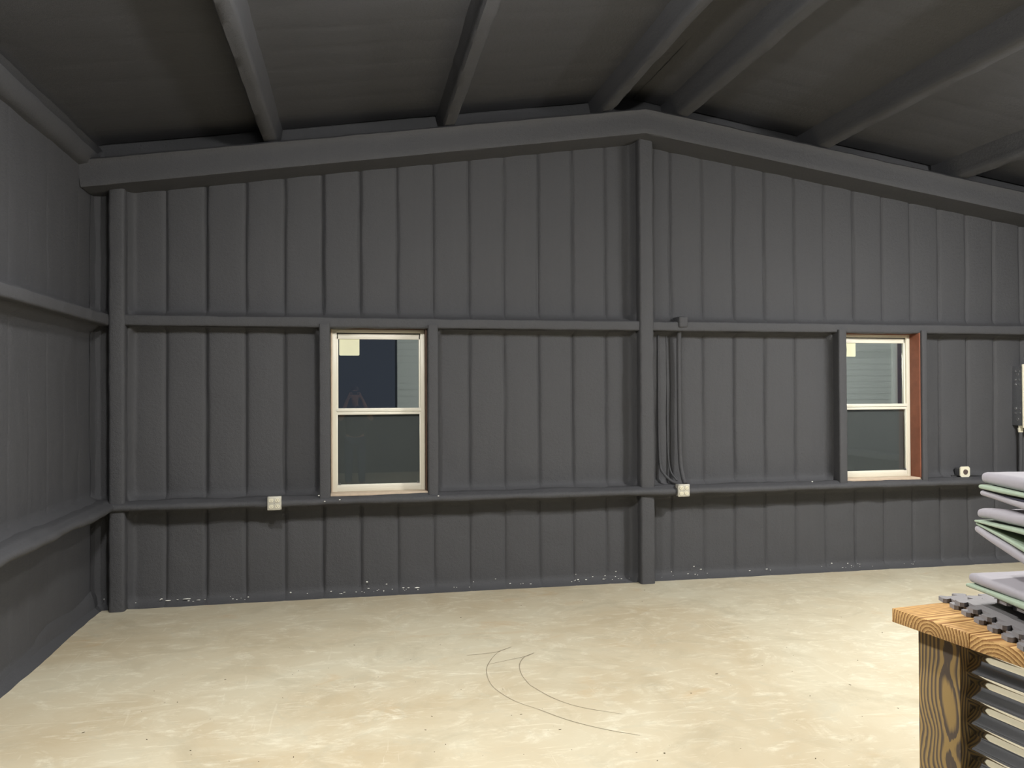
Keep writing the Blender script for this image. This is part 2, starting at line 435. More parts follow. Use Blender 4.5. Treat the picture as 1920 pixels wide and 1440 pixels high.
# framing members: foam-coated posts, girts, window bucks, end rafter
for P, nm in ((PL, 'post'), (PC, 'post'), (PR, 'post')):
    xm = (P[0] + P[1]) / 2; hw = (P[1] - P[0]) / 2
    sweep(nm, ((xm, 0, 0), (xm, 0, raf_top(xm) - .1)), rrect(-hw, hw, -.165, .06, .022), (1, 0, 0), (0, 1, 0), FOAM, wb, .004, 12, seed=xm)
for k in range(4):                                         # girt runs between posts
    a, b = [(XL, PL[0] + .03), (PL[1] - .03, PC[0] + .03), (PC[1] - .03, PR[0] + .03), (PR[1] - .03, XR)][k]
    sweep('girt', ((a, 0, 0), (b, 0, 0)), rrect(-.150, .06, ZG0, ZG1, .016), (0, 1, 0), (0, 0, 1), FOAM, wb, .005, 8, seed=k + 5, wave=.006)
LP = [(.06, ZL0 + .02), (-.15, ZL0 + .008), (-.185, ZL0 + .006), (-.205, ZL0 + .022), (-.206, ZL0 + .045), (-.190, ZL0 + .062), (-.165, ZL0 + .066), (-.150, ZL0 + .076), (-.130, ZL0 + .082), (-.10, ZL0 + .081), (-.05, ZL0 + .080), (.06, ZL0 + .080)]
sweep('girt', ((XL, 0, 0), (XR, 0, 0)), LP, (0, 1, 0), (0, 0, 1), FOAM, wb, .007, 8, seed=31, wave=.014)
for W, lw, rw in ((W1, FW, FW), (W2, .082, .06)):
    for (a, b) in ((W[0] - lw, W[0] - .002), (W[1] + .002, W[1] + rw)):
        sweep('window_framing', (((a + b) / 2, 0, WZ[0] - .02), ((a + b) / 2, 0, WZ[1] + .02)), rrect(-(b - a) / 2, (b - a) / 2, -.175, .06, .014), (1, 0, 0), (0, 1, 0), FOAM, wb, .003, 12, seed=a)
# end rafter along the gable (one beam each side of the ridge)
for sgn, xe in ((-1, XL - .02), (1, XR + .02)):
    p0 = Vector((XC - sgn * .0, 0, raf_top(XC))); p1 = Vector((xe, 0, raf_top(xe)))
    prof = [(-.33, -.205), (-.325, -.215), (-.02, -.215), (.06, -.215), (.06, .0), (-.02, -.0), (-.31, .0), (-.333, -.006), (-.345, -.020), (-.333, -.034), (-.325, -.06)]
    up = Vector((sgn * SL, 0, 1)).normalized()
    sweep('rafter', (p0, p1), prof, (0, 1, 0), up, FOAM, wb, .004, 9, seed=sgn * 4)
# pale chips of foam left along the foot of the wall
def chip(bm, p, s, e):
    r_ = bmesh.ops.create_icosphere(bm, subdivisions=1, radius=s)
    for v in r_['verts']: v.co = Vector((p[0] + v.co.x * e, p[1] + v.co.y * .5, p[2] + v.co.z * .7)) + Vector([random.uniform(-.15, .15) * s for _ in range(3)])
bm = bmesh.new()
cl = [(195, 262, 10), (300, 385, 9), (395, 470, 6), (540, 640, 4), (640, 790, 26), (850, 1000, 12), (1060, 1200, 26), (1240, 1460, 14), (1540, 1720, 16)]
for a, b, n_ in cl:
    for i in range(n_):
        px = random.uniform(a, b); yb = 1139 - (px - 200) * .0515
        p = onY(px, yb - abs(random.gauss(0, 7)) - 1, -.036)
        p.z = max(p.z, .006); chip(bm, p, random.uniform(.0022, .0058), random.uniform(1, 2.2))
for px, y, s, e in [(315, 1126, .006, 4), (350, 1123, .007, 5), (372, 1125, .006, 3), (782, 1102, .007, 3.5), (688, 1091, .009, 1), (545, 1111, .007, 1.2), (1270, 908, .0, 1)]:
    if s: p = onY(px, y, -.036); chip(bm, p, s, e)
tag(link('foam_chips', bm, CHIP, wb), kind='stuff', label='small pale chips along the foot of the wall')
bm = bmesh.new()
for px, y, Y in [(598, 929, -.17), (637, 937, -.21), (822, 930, -.2), (609, 940, -.22), (1523, 903, -.2), (841, 934, -.2)]:
    chip(bm, onY(px, y, Y), .006, 1.3)
tag(link('foam_chips', bm, CHIP, wb), kind='stuff', label='white specks on the lower ledge of the wall')

# ------------------------------------------------------------------ left wall
wl = tag(box('wall_left', (XL - .16, YF - .1, -.1), (XL - .045, .1, 4.0), FOAM), kind='structure', label='black spray-foamed side wall with two ledges')
mpL = lambda u, v, d: Vector((XL + d, -u, v))
gL = lambda u: .2 * GA[int(u * 3) % 30]
eL = lambda u: ceil_z(XL) - .05
for (a, b) in ((0.0, 4.30),):
    band(wl, a, b, cz(ZG1), eL, 24, mpL, 700, gfun=gL, amp=.12, gamp=.012)
    band(wl, a, b, cz(ZL1 - .022), cz(ZG0), 26, mpL, 900, gfun=gL, amp=.15, gamp=.012)
    band(wl, a, b, cz(0.0), cz(ZL0), 16, mpL, 1100, gfun=gL, amp=.1, gamp=.008)
# the rest of this wall lies behind the view: plain foam between posts
for (a, b) in ((4.42, -YF),):
    for v0, v1 in ((0, ZL0), (ZL1, ZG0), (ZG1, ceil_z(XL) - .05)):
        sweep('foam_panel', ((XL, -a, 0), (XL, -b, 0)), [(-.05, v0), (.0, v0), (.0, v1), (-.05, v1)], (1, 0, 0), (0, 0, 1), FOAM, wl, .006, 3, n=60)
sweep('post', ((XL, -4.36, 0), (XL, -4.36, 3.5)), rrect(-.05, .165, -.07, .07, .022), (1, 0, 0), (0, 1, 0), FOAM, wl)
sweep('girt', ((XL, .0, 0), (XL, YF, 0)), rrect(-.05, .150, ZG0, ZG1, .016), (1, 0, 0), (0, 0, 1), FOAM, wl, .006, 8, seed=51, wave=.008)
LPL = [(-a, b) for a, b in LP]
sweep('girt', ((XL, -.0, 0), (XL, YF, 0)), LPL, (1, 0, 0), (0, 0, 1), FOAM, wl, .008, 6, seed=61, wave=.016)
ez = 3.50
sweep('eave_strut', ((XL, .0, 0), (XL, YF, 0)), [(-.05, ez - .12), (.06, ez - .10), (.10, ez - .03), (.10, ez), (.06, ez + .02), (-.05, ez + .12)], (1, 0, 0), (0, 0, 1), FOAM, wl, .005, 7, seed=71)
# bulging foam foot along the slab
sweep('foam_foot', ((XL, -.02, 0), (XL, YF, 0)), [(-.05, -.01), (.040, -.01), (.030, .05), (.01, .12), (-.05, .2)], (1, 0, 0), (0, 0, 1), FOAM, wl, .006, 6, seed=81, wave=.05)

# ------------------------------------------------------------------ right and front walls (outside the view)
wr_ = tag(box('wall_right', (XR, YF - .1, -.1), (XR + .12, .1, 4.0), FOAM), kind='structure')
for z0, z1 in ((ZG0, ZG1), (ZL0, ZL1)): sweep('girt', ((XR, 0, 0), (XR, YF, 0)), rrect(-.15, .05, z0, z1, .016), (1, 0, 0), (0, 0, 1), FOAM, wr_, n=80)
wf = tag(box('wall_front', (XL - .1, YF - .12, -.1), (XR + .1, YF, 4.4), FOAM), kind='structure')

# ------------------------------------------------------------------ ceiling
bm = bmesh.new()
for sgn, xe in ((-1, XL - .2), (1, XR + .2)):
    q = [(XC, ceil_z(XC) + .06), (xe, ceil_z(xe) + .06), (xe, ceil_z(xe) + .14), (XC, ceil_z(XC) + .14)]
    A = [bm.verts.new((x, YF - .1, z)) for x, z in q]; B = [bm.verts.new((x, .1, z)) for x, z in q]
    bm.faces.new(A); bm.faces.new(B[::-1])
    for i in range(4): bm.faces.new((A[i], A[(i + 1) % 4], B[(i + 1) % 4], B[i]))
ce = tag(link('ceiling', bm, FOAM, None), kind='structure', label='low pitched black foamed ceiling with purlins')
PX = [-.648, .761, 2.10, 2.78, 4.12, 5.53]
edges = [XL] + [p for p in PX[:3]] + [XC] + PX[3:] + [XR]
for i, (a, b) in enumerate(zip(edges, edges[1:])):
    bm = bmesh.new(); n = max(6, int((b - a) / .05)); rows = []
    ys = []; y = 0.0
    while y > YF: ys.append(y); y -= .034 if y > -5 else .2
    ys.append(YF)
    for k in range(n + 1):
        x = a + (b - a) * k / n; row = []
        for y in ys:
            dg = abs(y - GSP * round(y / GSP)); d = -.004 * math.exp(-(dg / .03) ** 2)
            d += .010 * nz(x, y, i, 1.1) + .0015 * nz(x, y, i, 5)
            s = min((x - a) if a != XC else 9, (b - x) if b != XC else 9)
            if s < .09: d += .03 * (1 - s / .09) ** 2
            row.append(bm.verts.new((x, y, ceil_z(x) - d)))
        rows.append(row)
    for A, B in zip(rows, rows[1:]):
        for j in range(len(ys) - 1): bm.faces.new((A[j], B[j], B[j + 1], A[j + 1]))
    link('foam_panel', bm, FOAM, ce, angle=80)
for i, x in enumerate(PX):
    sg = -1 if x < XC else 1
    zt = ceil_z(x); zb = raf_top(x) + .0
    tilt = -sg * SL
    prof = [(-.085, zt + .06), (-.066, zt - .05), (-.054, zt - .10), (-.052, zb + .02), (-.038, zb), (.038, zb), (.052, zb + .02), (.054, zt - .10), (.066, zt - .05), (.085, zt + .06)]
    prof = [(a, b + a * tilt) for a, b in prof]
    sweep('purlin', ((x, .0, 0), (x, YF, 0)), prof, (1, 0, 0), (0, 0, 1), FOAM, ce, .005, 6, seed=i * 3, wave=.006, n=180)

# ------------------------------------------------------------------ windows
def window(n, W, label, stick, wood_jamb):
    x0, x1 = W; z0, z1 = WZ
    root = tag(empty('window_%d' % n, (x0, 0, z0)), kind='structure', label=label); ox, oz = x0, z0; w_, h_ = x1 - x0, z1 - z0
    def b(name, lo, hi, mat, bev=.002, par=root): return box(name, lo, hi, mat, par, bev)
    # wooden buck round the opening
    t = .018
    if wood_jamb:
        b('jamb', (0, -.060, 0), (.012, .03, h_), BROWNW); tag(b('jamb', (w_ - .012, -.150, 0), (w_, .03, h_), REDW), label='red-brown stained wooden side jamb')
        b('head_board', (0, -.045, h_ - .010), (w_, .03, h_), REDW)
    else:
        b('jamb', (0, -.030, 0), (.012, .03, h_), RAWSILL); b('jamb', (w_ - .012, -.100, 0), (w_, .03, h_), BROWNW)
        b('head_board', (0, -.060, h_ - .010), (w_, .03, h_), BROWNW)
    b('sill_board', (0, -.150, -.004), (w_, .03, .016), RAWSILL)
    # outer frame
    fx = .036
    a0, a1 = .012, w_ - .012; c0, c1 = .016, h_ - .012
    b('outer_frame', (a0, -.018, c0), (a0 + fx, .05, c1), ALMOND); b('outer_frame', (a1 - fx, -.018, c0), (a1, .05, c1), ALMOND)
    b('outer_frame', (a0 + fx - .001, -.016, c1 - .026), (a1 - fx + .001, .05, c1), ALMOND); b('outer_frame', (a0 + fx - .001, -.016, c0), (a1 - fx + .001, .05, c0 + .030), ALMOND)
    i0, i1 = a0 + fx, a1 - fx
    zm = c0 + .665                                               # meeting rail
    # upper sash (outer track)
    s = tag(b('upper_sash', (i0, .004, c1 - .078), (i1, .034, c1 - .034), SASHW))
    b('upper_sash_stile', (i0 - .004, .004, zm), (i0 + .012, .034, c1 - .034), SASHW); b('upper_sash_stile', (i1 - .012, .004, zm), (i1 + .004, .034, c1 - .034), SASHW)
    b('glass_pane', (i0, .016, zm), (i1, .022, c1 - .04), GLASS, 0)
    b('slot', (i0, .0, c1 - .036), (i1, .03, c1 - .024), DARK, 0)
    # meeting rail and lower sash (inner track)
    b('meeting_rail', (i0 - .006, -.022, zm - .004), (i1 + .006, .012, zm + .024), SASHW, .004)
    b('meeting_rail', (i0 - .006, -.014, zm - .030), (i1 + .006, .014, zm - .006), SASHW, .004)
    b('lower_sash_rail', (i0, -.016, c0 + .028), (i1, .012, c0 + .058), SASHW, .004)
    b('lower_sash_stile', (i0 - .004, -.012, c0 + .03), (i0 + .008, .012, zm - .01), SASHW); b('lower_sash_stile', (i1 - .008, -.012, c0 + .03), (i1 + .004, .012, zm - .01), SASHW)
    b('glass_pane', (i0, -.004, c0 + .05), (i1, .001, zm - .01), GLASS, 0)
    b('insect_screen', (i0, .026, c0 + .03), (i1, .028, zm), SCREEN, 0)
    for xx in (i0 + .012, i1 - .030):                            # tilt latches on the bottom rail
        bm = bmesh.new(); add_box(bm, (xx, -.020, c0 + .058), (xx + .018, -.006, c0 + .064)); add_box(bm, (xx, -.020, c0 + .058), (xx + .004, -.006, c0 + .074)); add_box(bm, (xx + .014, -.020, c0 + .058), (xx + .018, -.006, c0 + .070))
        link('latch', bm, GALV, root)
    # sticker on the upper glass
    sx, sw, sz, sh = stick
    bm = bmesh.new(); f = bm.faces.new([bm.verts.new((a, .0155, c)) for a, c in rrect(sx, sx + sw, sz, sz + sh, .010, 4)])
    for q in [g for g in bmesh.ops.extrude_face_region(bm, geom=[f])['geom'] if isinstance(g, bmesh.types.BMVert)]: q.co.y = .0140
    link('paper_sticker', bm, STICK, root)
    return root
zst = onY(636, 631, .014).z - WZ[0]
window(1, W1, 'white double-hung window with a square sticker, left of the centre post', (onY(636, 650, .014).x - W1[0], .165, zst - .158, .158), 0)
window(2, W2, 'white double-hung window with a red-brown wooden side jamb, nearer the right edge', (onY(1562, 650, .014).x - W2[0], onY(1604, 650, .014).x - onY(1562, 650, .014).x, zst - .15, .148), 1)

# ------------------------------------------------------------------ electrics
def quad_box(x, z, label):
    root = tag(empty('outlet_box', (x, -.20, z)), label, 'outlet', 'four-socket outlet boxes on the lower ledge')
    box('junction_box', (-.050, -.028, -.050), (.050, .03, .050), PLATE, root, .003)
    box('cover_plate', (-.054, -.040, -.054), (.054, -.026, .054), PLATE, root, .006, 3)
    for sx in (-.024, .024):
        for sz in (-.024, .024):
            bm = bmesh.new(); add_cyl(bm, (sx, -.039, sz), (sx, -.046, sz), .0175, .0165, 20)
            for v in bm.verts: v.co.z = sz + max(-.0145, min(.0145, v.co.z - sz))
            f = link('receptacle', bm, IVORY, root)
            bm = bmesh.new(); add_box(bm, (sx - .008, -.0466, sz - .002), (sx - .0055, -.0455, sz + .008)); add_box(bm, (sx + .0055, -.0466, sz - .001), (sx + .008, -.0455, sz + .007)); add_cyl(bm, (sx, -.0455, sz - .007), (sx, -.0466, sz - .007), .003, n=10)
            link('slots', bm, DARK, f)
    for sx, sz in ((-.047, .047), (.047, -.047), (0, 0)):
        bm = bmesh.new(); add_cyl(bm, (sx, -.039, sz), (sx, -.043, sz), .0035, n=10); link('screw', bm, GALV, root)
    return root
p = onY(515, 943, -.21); quad_box(p.x, p.z, 'square metal outlet box left of the first window')
p = onY(1280, 919, -.21); quad_box(p.x, p.z, 'square metal outlet box under the foamed conduit beside the centre post')
# round single receptacle
p = onY(1809, 887, -.11)
root = tag(empty('round_outlet', (p.x, -.085, p.z + .012)), 'cream square box with one round dark socket right of the second window', 'outlet')
bk = bmesh.new(); add_box(bk, (-.046, -.022, -.046), (.046, .06, .040), .012, 3); link('foam_backing', bk, FOAM, root)
bm = bmesh.new(); add_box(bm, (-.052, -.030, -.050), (.052, -.018, .050))
bmesh.ops.bevel(bm, geom=[e for e in bm.edges if abs(e.verts[0].co.y - e.verts[1].co.y) > .01], offset=.014, segments=1, affect='EDGES')
link('cover_plate', bm, CREAM, root)
bm = bmesh.new(); add_cyl(bm, (.002, -.028, 0), (.002, -.038, 0), .024, .023, 24); link('socket', bm, simple('brown_socket', (.12, .09, .08), .5), root)
bm = bmesh.new()
for sx, sz, a in ((-.008, .004, 0), (.012, .004, 0), (.002, -.010, 1)): add_box(bm, (sx - (.002 if not a else .005), -.0392, sz - (.006 if not a else .002)), (sx + (.002 if not a else .005), -.0378, sz + (.006 if not a else .002)))
link('slots', bm, DARK, root)
bm = bmesh.new(); add_tube(bm, spline([onY(1783, 893, -.045), onY(1800, 893, -.05), onY(1830, 893, -.05), onY(1870, 896, -.045)], 6), .010)
tag(link('cable', bm, DARK), 'short black cable running behind the round cream socket box', 'cable')

# foam-coated conduit up to the girt and cable beside it
x_, = (2.850,)
bm = bmesh.new(); add_tube(bm, spline([(2.845, -.165, .862), (2.842, -.125, .92), (2.838, -.075, 1.1), (2.836, -.065, 1.6), (2.834, -.07, 2.1), (2.834, -.10, 2.25), (2.834, -.12, 2.33)], 8), .020, 12)
cnd = tag(link('conduit', bm, FOAM), 'black foam-coated conduit rising from outlet box to upper ledge', 'conduit')
bm = bmesh.new(); add_box(bm, (2.80, -.165, 2.235), (2.885, .02, 2.335), .016, 3); link('junction_box', bm, FOAM, cnd)
bm = bmesh.new(); add_tube(bm, spline([(2.664, -.012, 2.22), (2.662, -.016, 1.8), (2.662, -.016, 1.3), (2.668, -.03, 1.02), (2.69, -.07, .94), (2.74, -.12, .882), (2.80, -.175, .856)], 8), .012, 10)
tag(link('cable', bm, FOAM), 'black foam-coated cable curving down between centre post and conduit', 'cable')
bm = bmesh.new(); add_tube(bm, spline([(2.745, -.002, 2.22), (2.747, -.006, 1.6), (2.75, -.006, 1.2), (2.76, -.03, .98), (2.79, -.11, .885)], 8), .008, 10)
tag(link('cable', bm, FOAM), 'thinner black coated cable just left of the conduit', 'cable')

# breaker panel at the right edge
xa, xb = 6.335, 6.70
root = tag(empty('breaker_panel', (xa, 0, 1.325)), 'grey electrical breaker panel with cream cover at the right edge', 'electrical panel')
box('enclosure', (0, -.135, 0), (xb - xa, .02, .575), GALV, root, .003)
box('cover', (-.012, -.150, -.02), (xb - xa + .012, -.134, .595), CREAM, root, .004)
box('panel_door', (.07, -.158, .06), (xb - xa - .07, -.149, .52), CREAM, root, .003)
for z, rs in ((.06, .017), (.12, .011), (.165, .014), (.40, .014), (.445, .011), (.50, .017), (.53, .010)):
    for yy in ((-.045, -.095) if rs < .015 else (-.07,)):
        bm = bmesh.new(); add_cyl(bm, (.001, yy, z), (-.004, yy, z), rs, rs * .9, 18); link('knockout', bm, simple('bright_knockout', (.75, .75, .75), .2, 1), root)
root2 = tag(empty('panel_conduit', (6.365, -.07, 1.2)), 'foam-coated conduit with pale connector below the breaker panel', 'conduit')
bm = bmesh.new(); add_tube(bm, spline([(0, 0, .07), (0, 0, -.1), (.0, .005, -.33)], 6), .018, 12); link('pipe', bm, FOAM, root2)
bm = bmesh.new(); add_cyl(bm, (0, 0, .06), (0, 0, .100), .022, .026, 16); add_cyl(bm, (0, 0, .100), (0, 0, .126), .019, .019, 8); link('connector', bm, CREAM, root2)

# ------------------------------------------------------------------ neighbouring building outside
YN = 5.0; xa, xb = .607, 8.77
root = tag(empty('neighbouring_building', (xa, YN, -.2)), 'pale grey building with lap siding seen through the upper window glass', 'building')
box('wall_core', (0, .03, 0), (xb - xa, .7, 4.6), SIDING, root)
me = None
hgt = .098
for k in range(46):
    if me is None:
        bm = bmesh.new(); q = [(0, 0), (-.012, 0), (-.003, hgt + .008), (.0, hgt + .008)]
        A = [bm.verts.new((0.0, y, z)) for y, z in q]; B = [bm.verts.new((xb - xa, y, z)) for y, z in q]
        bm.faces.new(A); bm.faces.new(B[::-1])
        for i in range(4): bm.faces.new((A[i], A[(i + 1) % 4], B[(i + 1) % 4], B[i]))
        o = link('siding_board', bm, SIDING, root, smooth=False); me = o.data
    else:
        o = bpy.data.objects.new('siding_board', me); COL.objects.link(o); o.parent = root
    o.location = (0, .03, .05 + k * hgt)
for xx in (xb - xa - .07,): box('corner_trim', (xx, -.012, 0), (xx + .09, .06, 4.6), TRIMM, root, .003)
# unseen lamp added outside this wall to light the siding opposite
root = tag(empty('added_wall_lamp', SIDING_FILL[0]), 'added outdoor lamp above the windows, unseen, lighting the siding opposite', 'lamp')
box('backplate', (-.08, -.36, -.08), (.08, -.33, .10), WHITEM, root, .004); box('arm', (-.02, -.34, .05), (.02, .0, .08), WHITEM, root, .003)
bm = bmesh.new(); bmesh.ops.create_icosphere(bm, subdivisions=3, radius=.06); link('globe', bm, bulb_mat(SIDING_FILL[1]), root)
bm = bmesh.new(); add_cyl(bm, (0, 0, .05), (0, 0, .09), .05, .03); link('cap', bm, WHITEM, root)

# ------------------------------------------------------------------ ceiling lamps
LL = ['bright globe lamp hanging under the left roof slope near the end wall', 'bright globe lamp hanging under the right roof slope near the end wall']
for (pos, st), lb in zip(GLOBES, LL):
    root = tag(empty('ceiling_lamp', pos), lb, 'lamp')
    bm = bmesh.new(); bmesh.ops.create_icosphere(bm, subdivisions=3, radius=.07); link('globe', bm, bulb_mat(st), root)
    bm = bmesh.new(); add_cyl(bm, (0, 0, .055), (0, 0, .115), .042, .034); link('socket', bm, WHITEM, root)
    top = ceil_z(pos[0]) - pos[2]
    bm = bmesh.new(); add_cyl(bm, (0, 0, .11), (0, 0, top), .008, n=10); link('stem', bm, WHITEM, root)
LL = ['round high bay lamp over the counter side of the room', 'round high bay lamp over the left side of the room', 'added high bay fill lamp behind the camera under the ridge']
for (pos, st), lb in zip(BAYS, LL):
    root = tag(empty('high_bay_lamp', pos), lb, 'lamp')
    bm = bmesh.new(); add_cyl(bm, (0, 0, 0), (0, 0, .07), .18, .15, 32); add_cyl(bm, (0, 0, .07), (0, 0, .12), .07, .06, 20); link('housing', bm, WHITEM, root)
    bm = bmesh.new(); bmesh.ops.create_uvsphere(bm, u_segments=28, v_segments=14, radius=.16)
    bmesh.ops.delete(bm, geom=[v for v in bm.verts if v.co.z > .001], context='VERTS')
    for v in bm.verts: v.co.z = v.co.z * .28 - .001
    link('lens', bm, bulb_mat(st), root)
    top = ceil_z(pos[0]) - pos[2]
    bm = bmesh.new(); add_cyl(bm, (0, 0, .115), (0, 0, top), .008, n=10); link('stem', bm, WHITEM, root)

# ------------------------------------------------------------------ counter
ANG = math.radians(7.5)
CZ = 1.05; cc = onZ(1672, 1140, CZ)
CT = tag(empty('bar_counter', (cc.x, cc.y, 0), ANG), 'golden pine plank counter with burnt-grain post and corrugated metal side', 'counter')
# local axes: +x to the right along the planks, -y towards the camera
Lc = 2.4; bw = [.262, .286, .286]; th = .040
yy = 0
for i, b_ in enumerate(bw):
    lg, dk = (.68, .435, .18), (.25, .115, .038)
    wm = wood('pine_plank_%s' % 'abc'[i], lg, dk, 104 - 10 * i, 'X', (yy - b_ * (.52, .3, .6)[i], CZ - (.045, .10, .08)[i]), (.45, .80), .010, .70)
    box('plank', (0, yy - b_ + .0012, CZ - th), (Lc, yy, CZ), wm, CT, .0025); yy -= b_
W_ = -yy
ins = .035
pz = CZ - th
# corner posts (2x6 on the flat)
def post(x0, y0, dx, dy):
    bm = bmesh.new(); add_box(bm, (0, 0, 0), (dx, dy, pz), .003)
    o = link('post', bm, POSTW, CT); o.location = (x0, y0, 0); return o
post(ins, -.060 - .140, .040, .140)
post(ins, -W_ + .06, .040, .140)
post(Lc - .10, -.2, .04, .14); post(Lc - .10, -W_ + .06, .04, .14)
# corrugated sheets: horizontal corrugations
def corr(name, L_, z0, z1, loc, rz):
    bm = bmesh.new(); per = .0675; n = int((z1 - z0) / per * 14); rows = []
    for i in range(n + 1):
        z = z0 + (z1 - z0) * i / n; d = .013 * math.sin(2 * math.pi * z / per)
        # steep-sided trapezoid-like wave
        d = .0105 * 2 / math.pi * math.asin(.975 * math.sin(2 * math.pi * z / per))
        rows.append([bm.verts.new((x, yv + d, z)) for x in (0, L_) for yv in (0, .0012)])
    for A, B in zip(rows, rows[1:]):
        bm.faces.new((A[0], A[2], B[2], B[0])); bm.faces.new((A[1], B[1], B[3], A[3])); bm.faces.new((A[0], B[0], B[1], A[1])); bm.faces.new((A[2], A[3], B[3], B[2]))
    bm.faces.new((rows[0][0], rows[0][1], rows[0][3], rows[0][2])); bm.faces.new((rows[-1][0], rows[-1][2], rows[-1][3], rows[-1][1]))
    o = link(name, bm, CORR, CT, angle=35); o.location = loc; o.rotation_euler = (0, 0, rz); return o
corr('corrugated_sheet', W_ - .26, .03, pz, (ins + .030, -.195, 0), -math.pi / 2)
corr('corrugated_sheet', Lc - .22, .03, pz, (ins + .08, -.085, 0), 0)
box('back_panel', (ins + .05, -.135, .02), (Lc - .1, -.115, pz), simple('dark_inner_board', (.05, .045, .04), .7), CT)
box('back_panel', (ins + .052, -W_ + .09, .02), (ins + .07, -.14, pz), simple('dark_inner_board2', (.05, .045, .04), .7), CT)
box('top_rail', (ins + .055, -W_ + .08, pz - .09), (ins + .10, -.15, pz), POSTW, CT, .002)

# ------------------------------------------------------------------ interlocking foam tiles
def tile_outline(n=8, size=.60, tooth=.024, chamfer=True):
    """square with dovetail teeth on all four sides"""
    pts = []; pitch = size / n
    def side(p, d, nrm):
        out = []
        for k in range(n):
            s0 = k * pitch
            out += [p + d * (s0 + pitch * .22), p + d * (s0 + pitch * .10) + nrm * tooth * .62, p + d * (s0 + pitch * .18) + nrm * tooth, p + d * (s0 + pitch * .58) + nrm * tooth, p + d * (s0 + pitch * .66) + nrm * tooth * .62, p + d * (s0 + pitch * .54)]
        return out
    X, Y = Vector((1, 0)), Vector((0, 1))
    pts += side(Vector((0, 0)), -Y, -X); pts += side(Vector((0, -size)), X, -Y); pts += side(Vector((size, -size)), Y, X); pts += side(Vector((size, 0)), -X, Y)
    return pts
def tile(px, py, z, rot, label, th_=.012, drop=None):
    p = onZ(px, py, z)
    bm = bmesh.new(); vs = [bm.verts.new((a.x, a.y, 0)) for a in tile_outline()]
    f = bm.faces.new(vs); r_ = bmesh.ops.extrude_face_region(bm, geom=[f])
    for v in [g for g in r_['geom'] if isinstance(g, bmesh.types.BMVert)]: v.co.z = th_
    bmesh.ops.triangulate(bm, faces=[f_ for f_ in bm.faces if len(f_.verts) > 4])
    o = link('puzzle_mat', bm, EVA, None, smooth=False); o.location = (p.x, p.y, z); o.rotation_euler = (0, 0, rot)
    return tag(o, label, 'foam mat', 'interlocking foam tiles on the counter')
T0 = CZ + .0008
tile(1772, 1123, T0, math.radians(-17), 'grey-black interlocking foam tile lying lowest, flat on the counter planks')
tile(1802, 1130, T0 + .0121, math.radians(-15), 'grey-black interlocking foam tile second from the bottom on the counter')
for k in range(4):
    tile(1880 + (k % 2) * 5, 1128, T0 + .0240 + .0120 * k, math.radians(-12 + (k * 37 % 5)), ['black foam tile directly under the lowest folded grey pad', 'black foam tile in the stack hidden below grey pad, second down', 'black foam tile mid-stack under grey pads', 'black foam tile fourth down under grey pads', ][3 - k])

# ------------------------------------------------------------------ folded pads on top
CR = Vector((RV.x, RV.y, 0)).normalized(); CF = Vector((FV.x, FV.y, 0)).normalized()
DEP = 2.30
def P3(px, y, dep): return CAM + ray(px, y) * dep
def zof(y, dep, px): return (CAM + ray(px, y) * dep).z
def slab(name, mat, parent, xl, near, far_drop, org, bev=.008, wr=.003, seed=0, depth_dir=.55, rest=None):
    """soft layer. near: (z_bottom, z_top) at the far-left corner, and the same .24 m nearer the camera; org: left tip"""
    (b0, t0), (b1, t1) = near
    Lx = .62; Ly = depth_dir; th_ = (t0 - b0); Rr = min(.5 * th_, .016)
    edge = [Rr * x for x in (0, .12, .35, .7, 1.2)]
    def axis(L, n): return edge + [Rr * 1.2 + (L - 2.4 * Rr) * i / n for i in range(1, n)] + [L - x for x in edge[::-1]]
    us, vs_ = axis(Lx, 22), axis(Ly, 20); nx, ny = len(us) - 1, len(vs_) - 1
    e1 = -CF; e2 = (CR + CF * .13).normalized()
    bm = bmesh.new(); T = []; B = []
    for i, u in enumerate(us):
        rt = []; rb = []
        for j, v in enumerate(vs_):
            k = min(v / .245, 1.0)
            zb = b0 + (b1 - b0) * k; zt = t0 + (t1 - t0) * k
            zc = (zb + zt) / 2; h2 = (zt - zb) / 2
            s = min(1, u / .42); s = s * s * (3 - 2 * s)
            zc += far_drop * s
            e = min(u, v, Lx - u, Ly - v); q = min(e / Rr, 1); hh = h2 * (.22 + .78 * math.sqrt(max(0, 1 - (1 - q) ** 2)))
            w1 = wr * nz(u * .6, v, seed, 9) + wr * .6 * nz(u, v * .4, seed + 3, 17); w2 = wr * .7 * nz(u, v, seed + 9, 9)
            off = .008 * nz(v, seed, 0, 6) * max(0, 1 - u / .1)
            p = org + e2 * (u + off) + e1 * v
            rt.append(bm.verts.new((p.x, p.y, zc + hh + w1))); rb.append(bm.verts.new((p.x, p.y, zc - hh + w2)))
        T.append(rt); B.append(rb)
    for i in range(nx):
        for j in range(ny):
            bm.faces.new((T[i][j], T[i + 1][j], T[i + 1][j + 1], T[i][j + 1])); bm.faces.new((B[i][j], B[i][j + 1], B[i + 1][j + 1], B[i + 1][j]))
    for i in range(nx): bm.faces.new((T[i][0], B[i][0], B[i + 1][0], T[i + 1][0])); bm.faces.new((T[i][ny], T[i + 1][ny], B[i + 1][ny], B[i][ny]))
    for j in range(ny): bm.faces.new((T[0][j], T[0][j + 1], B[0][j + 1], B[0][j])); bm.faces.new((T[nx][j], B[nx][j], B[nx][j + 1], T[nx][j + 1]))
    return link(name, bm, mat, parent, angle=60)
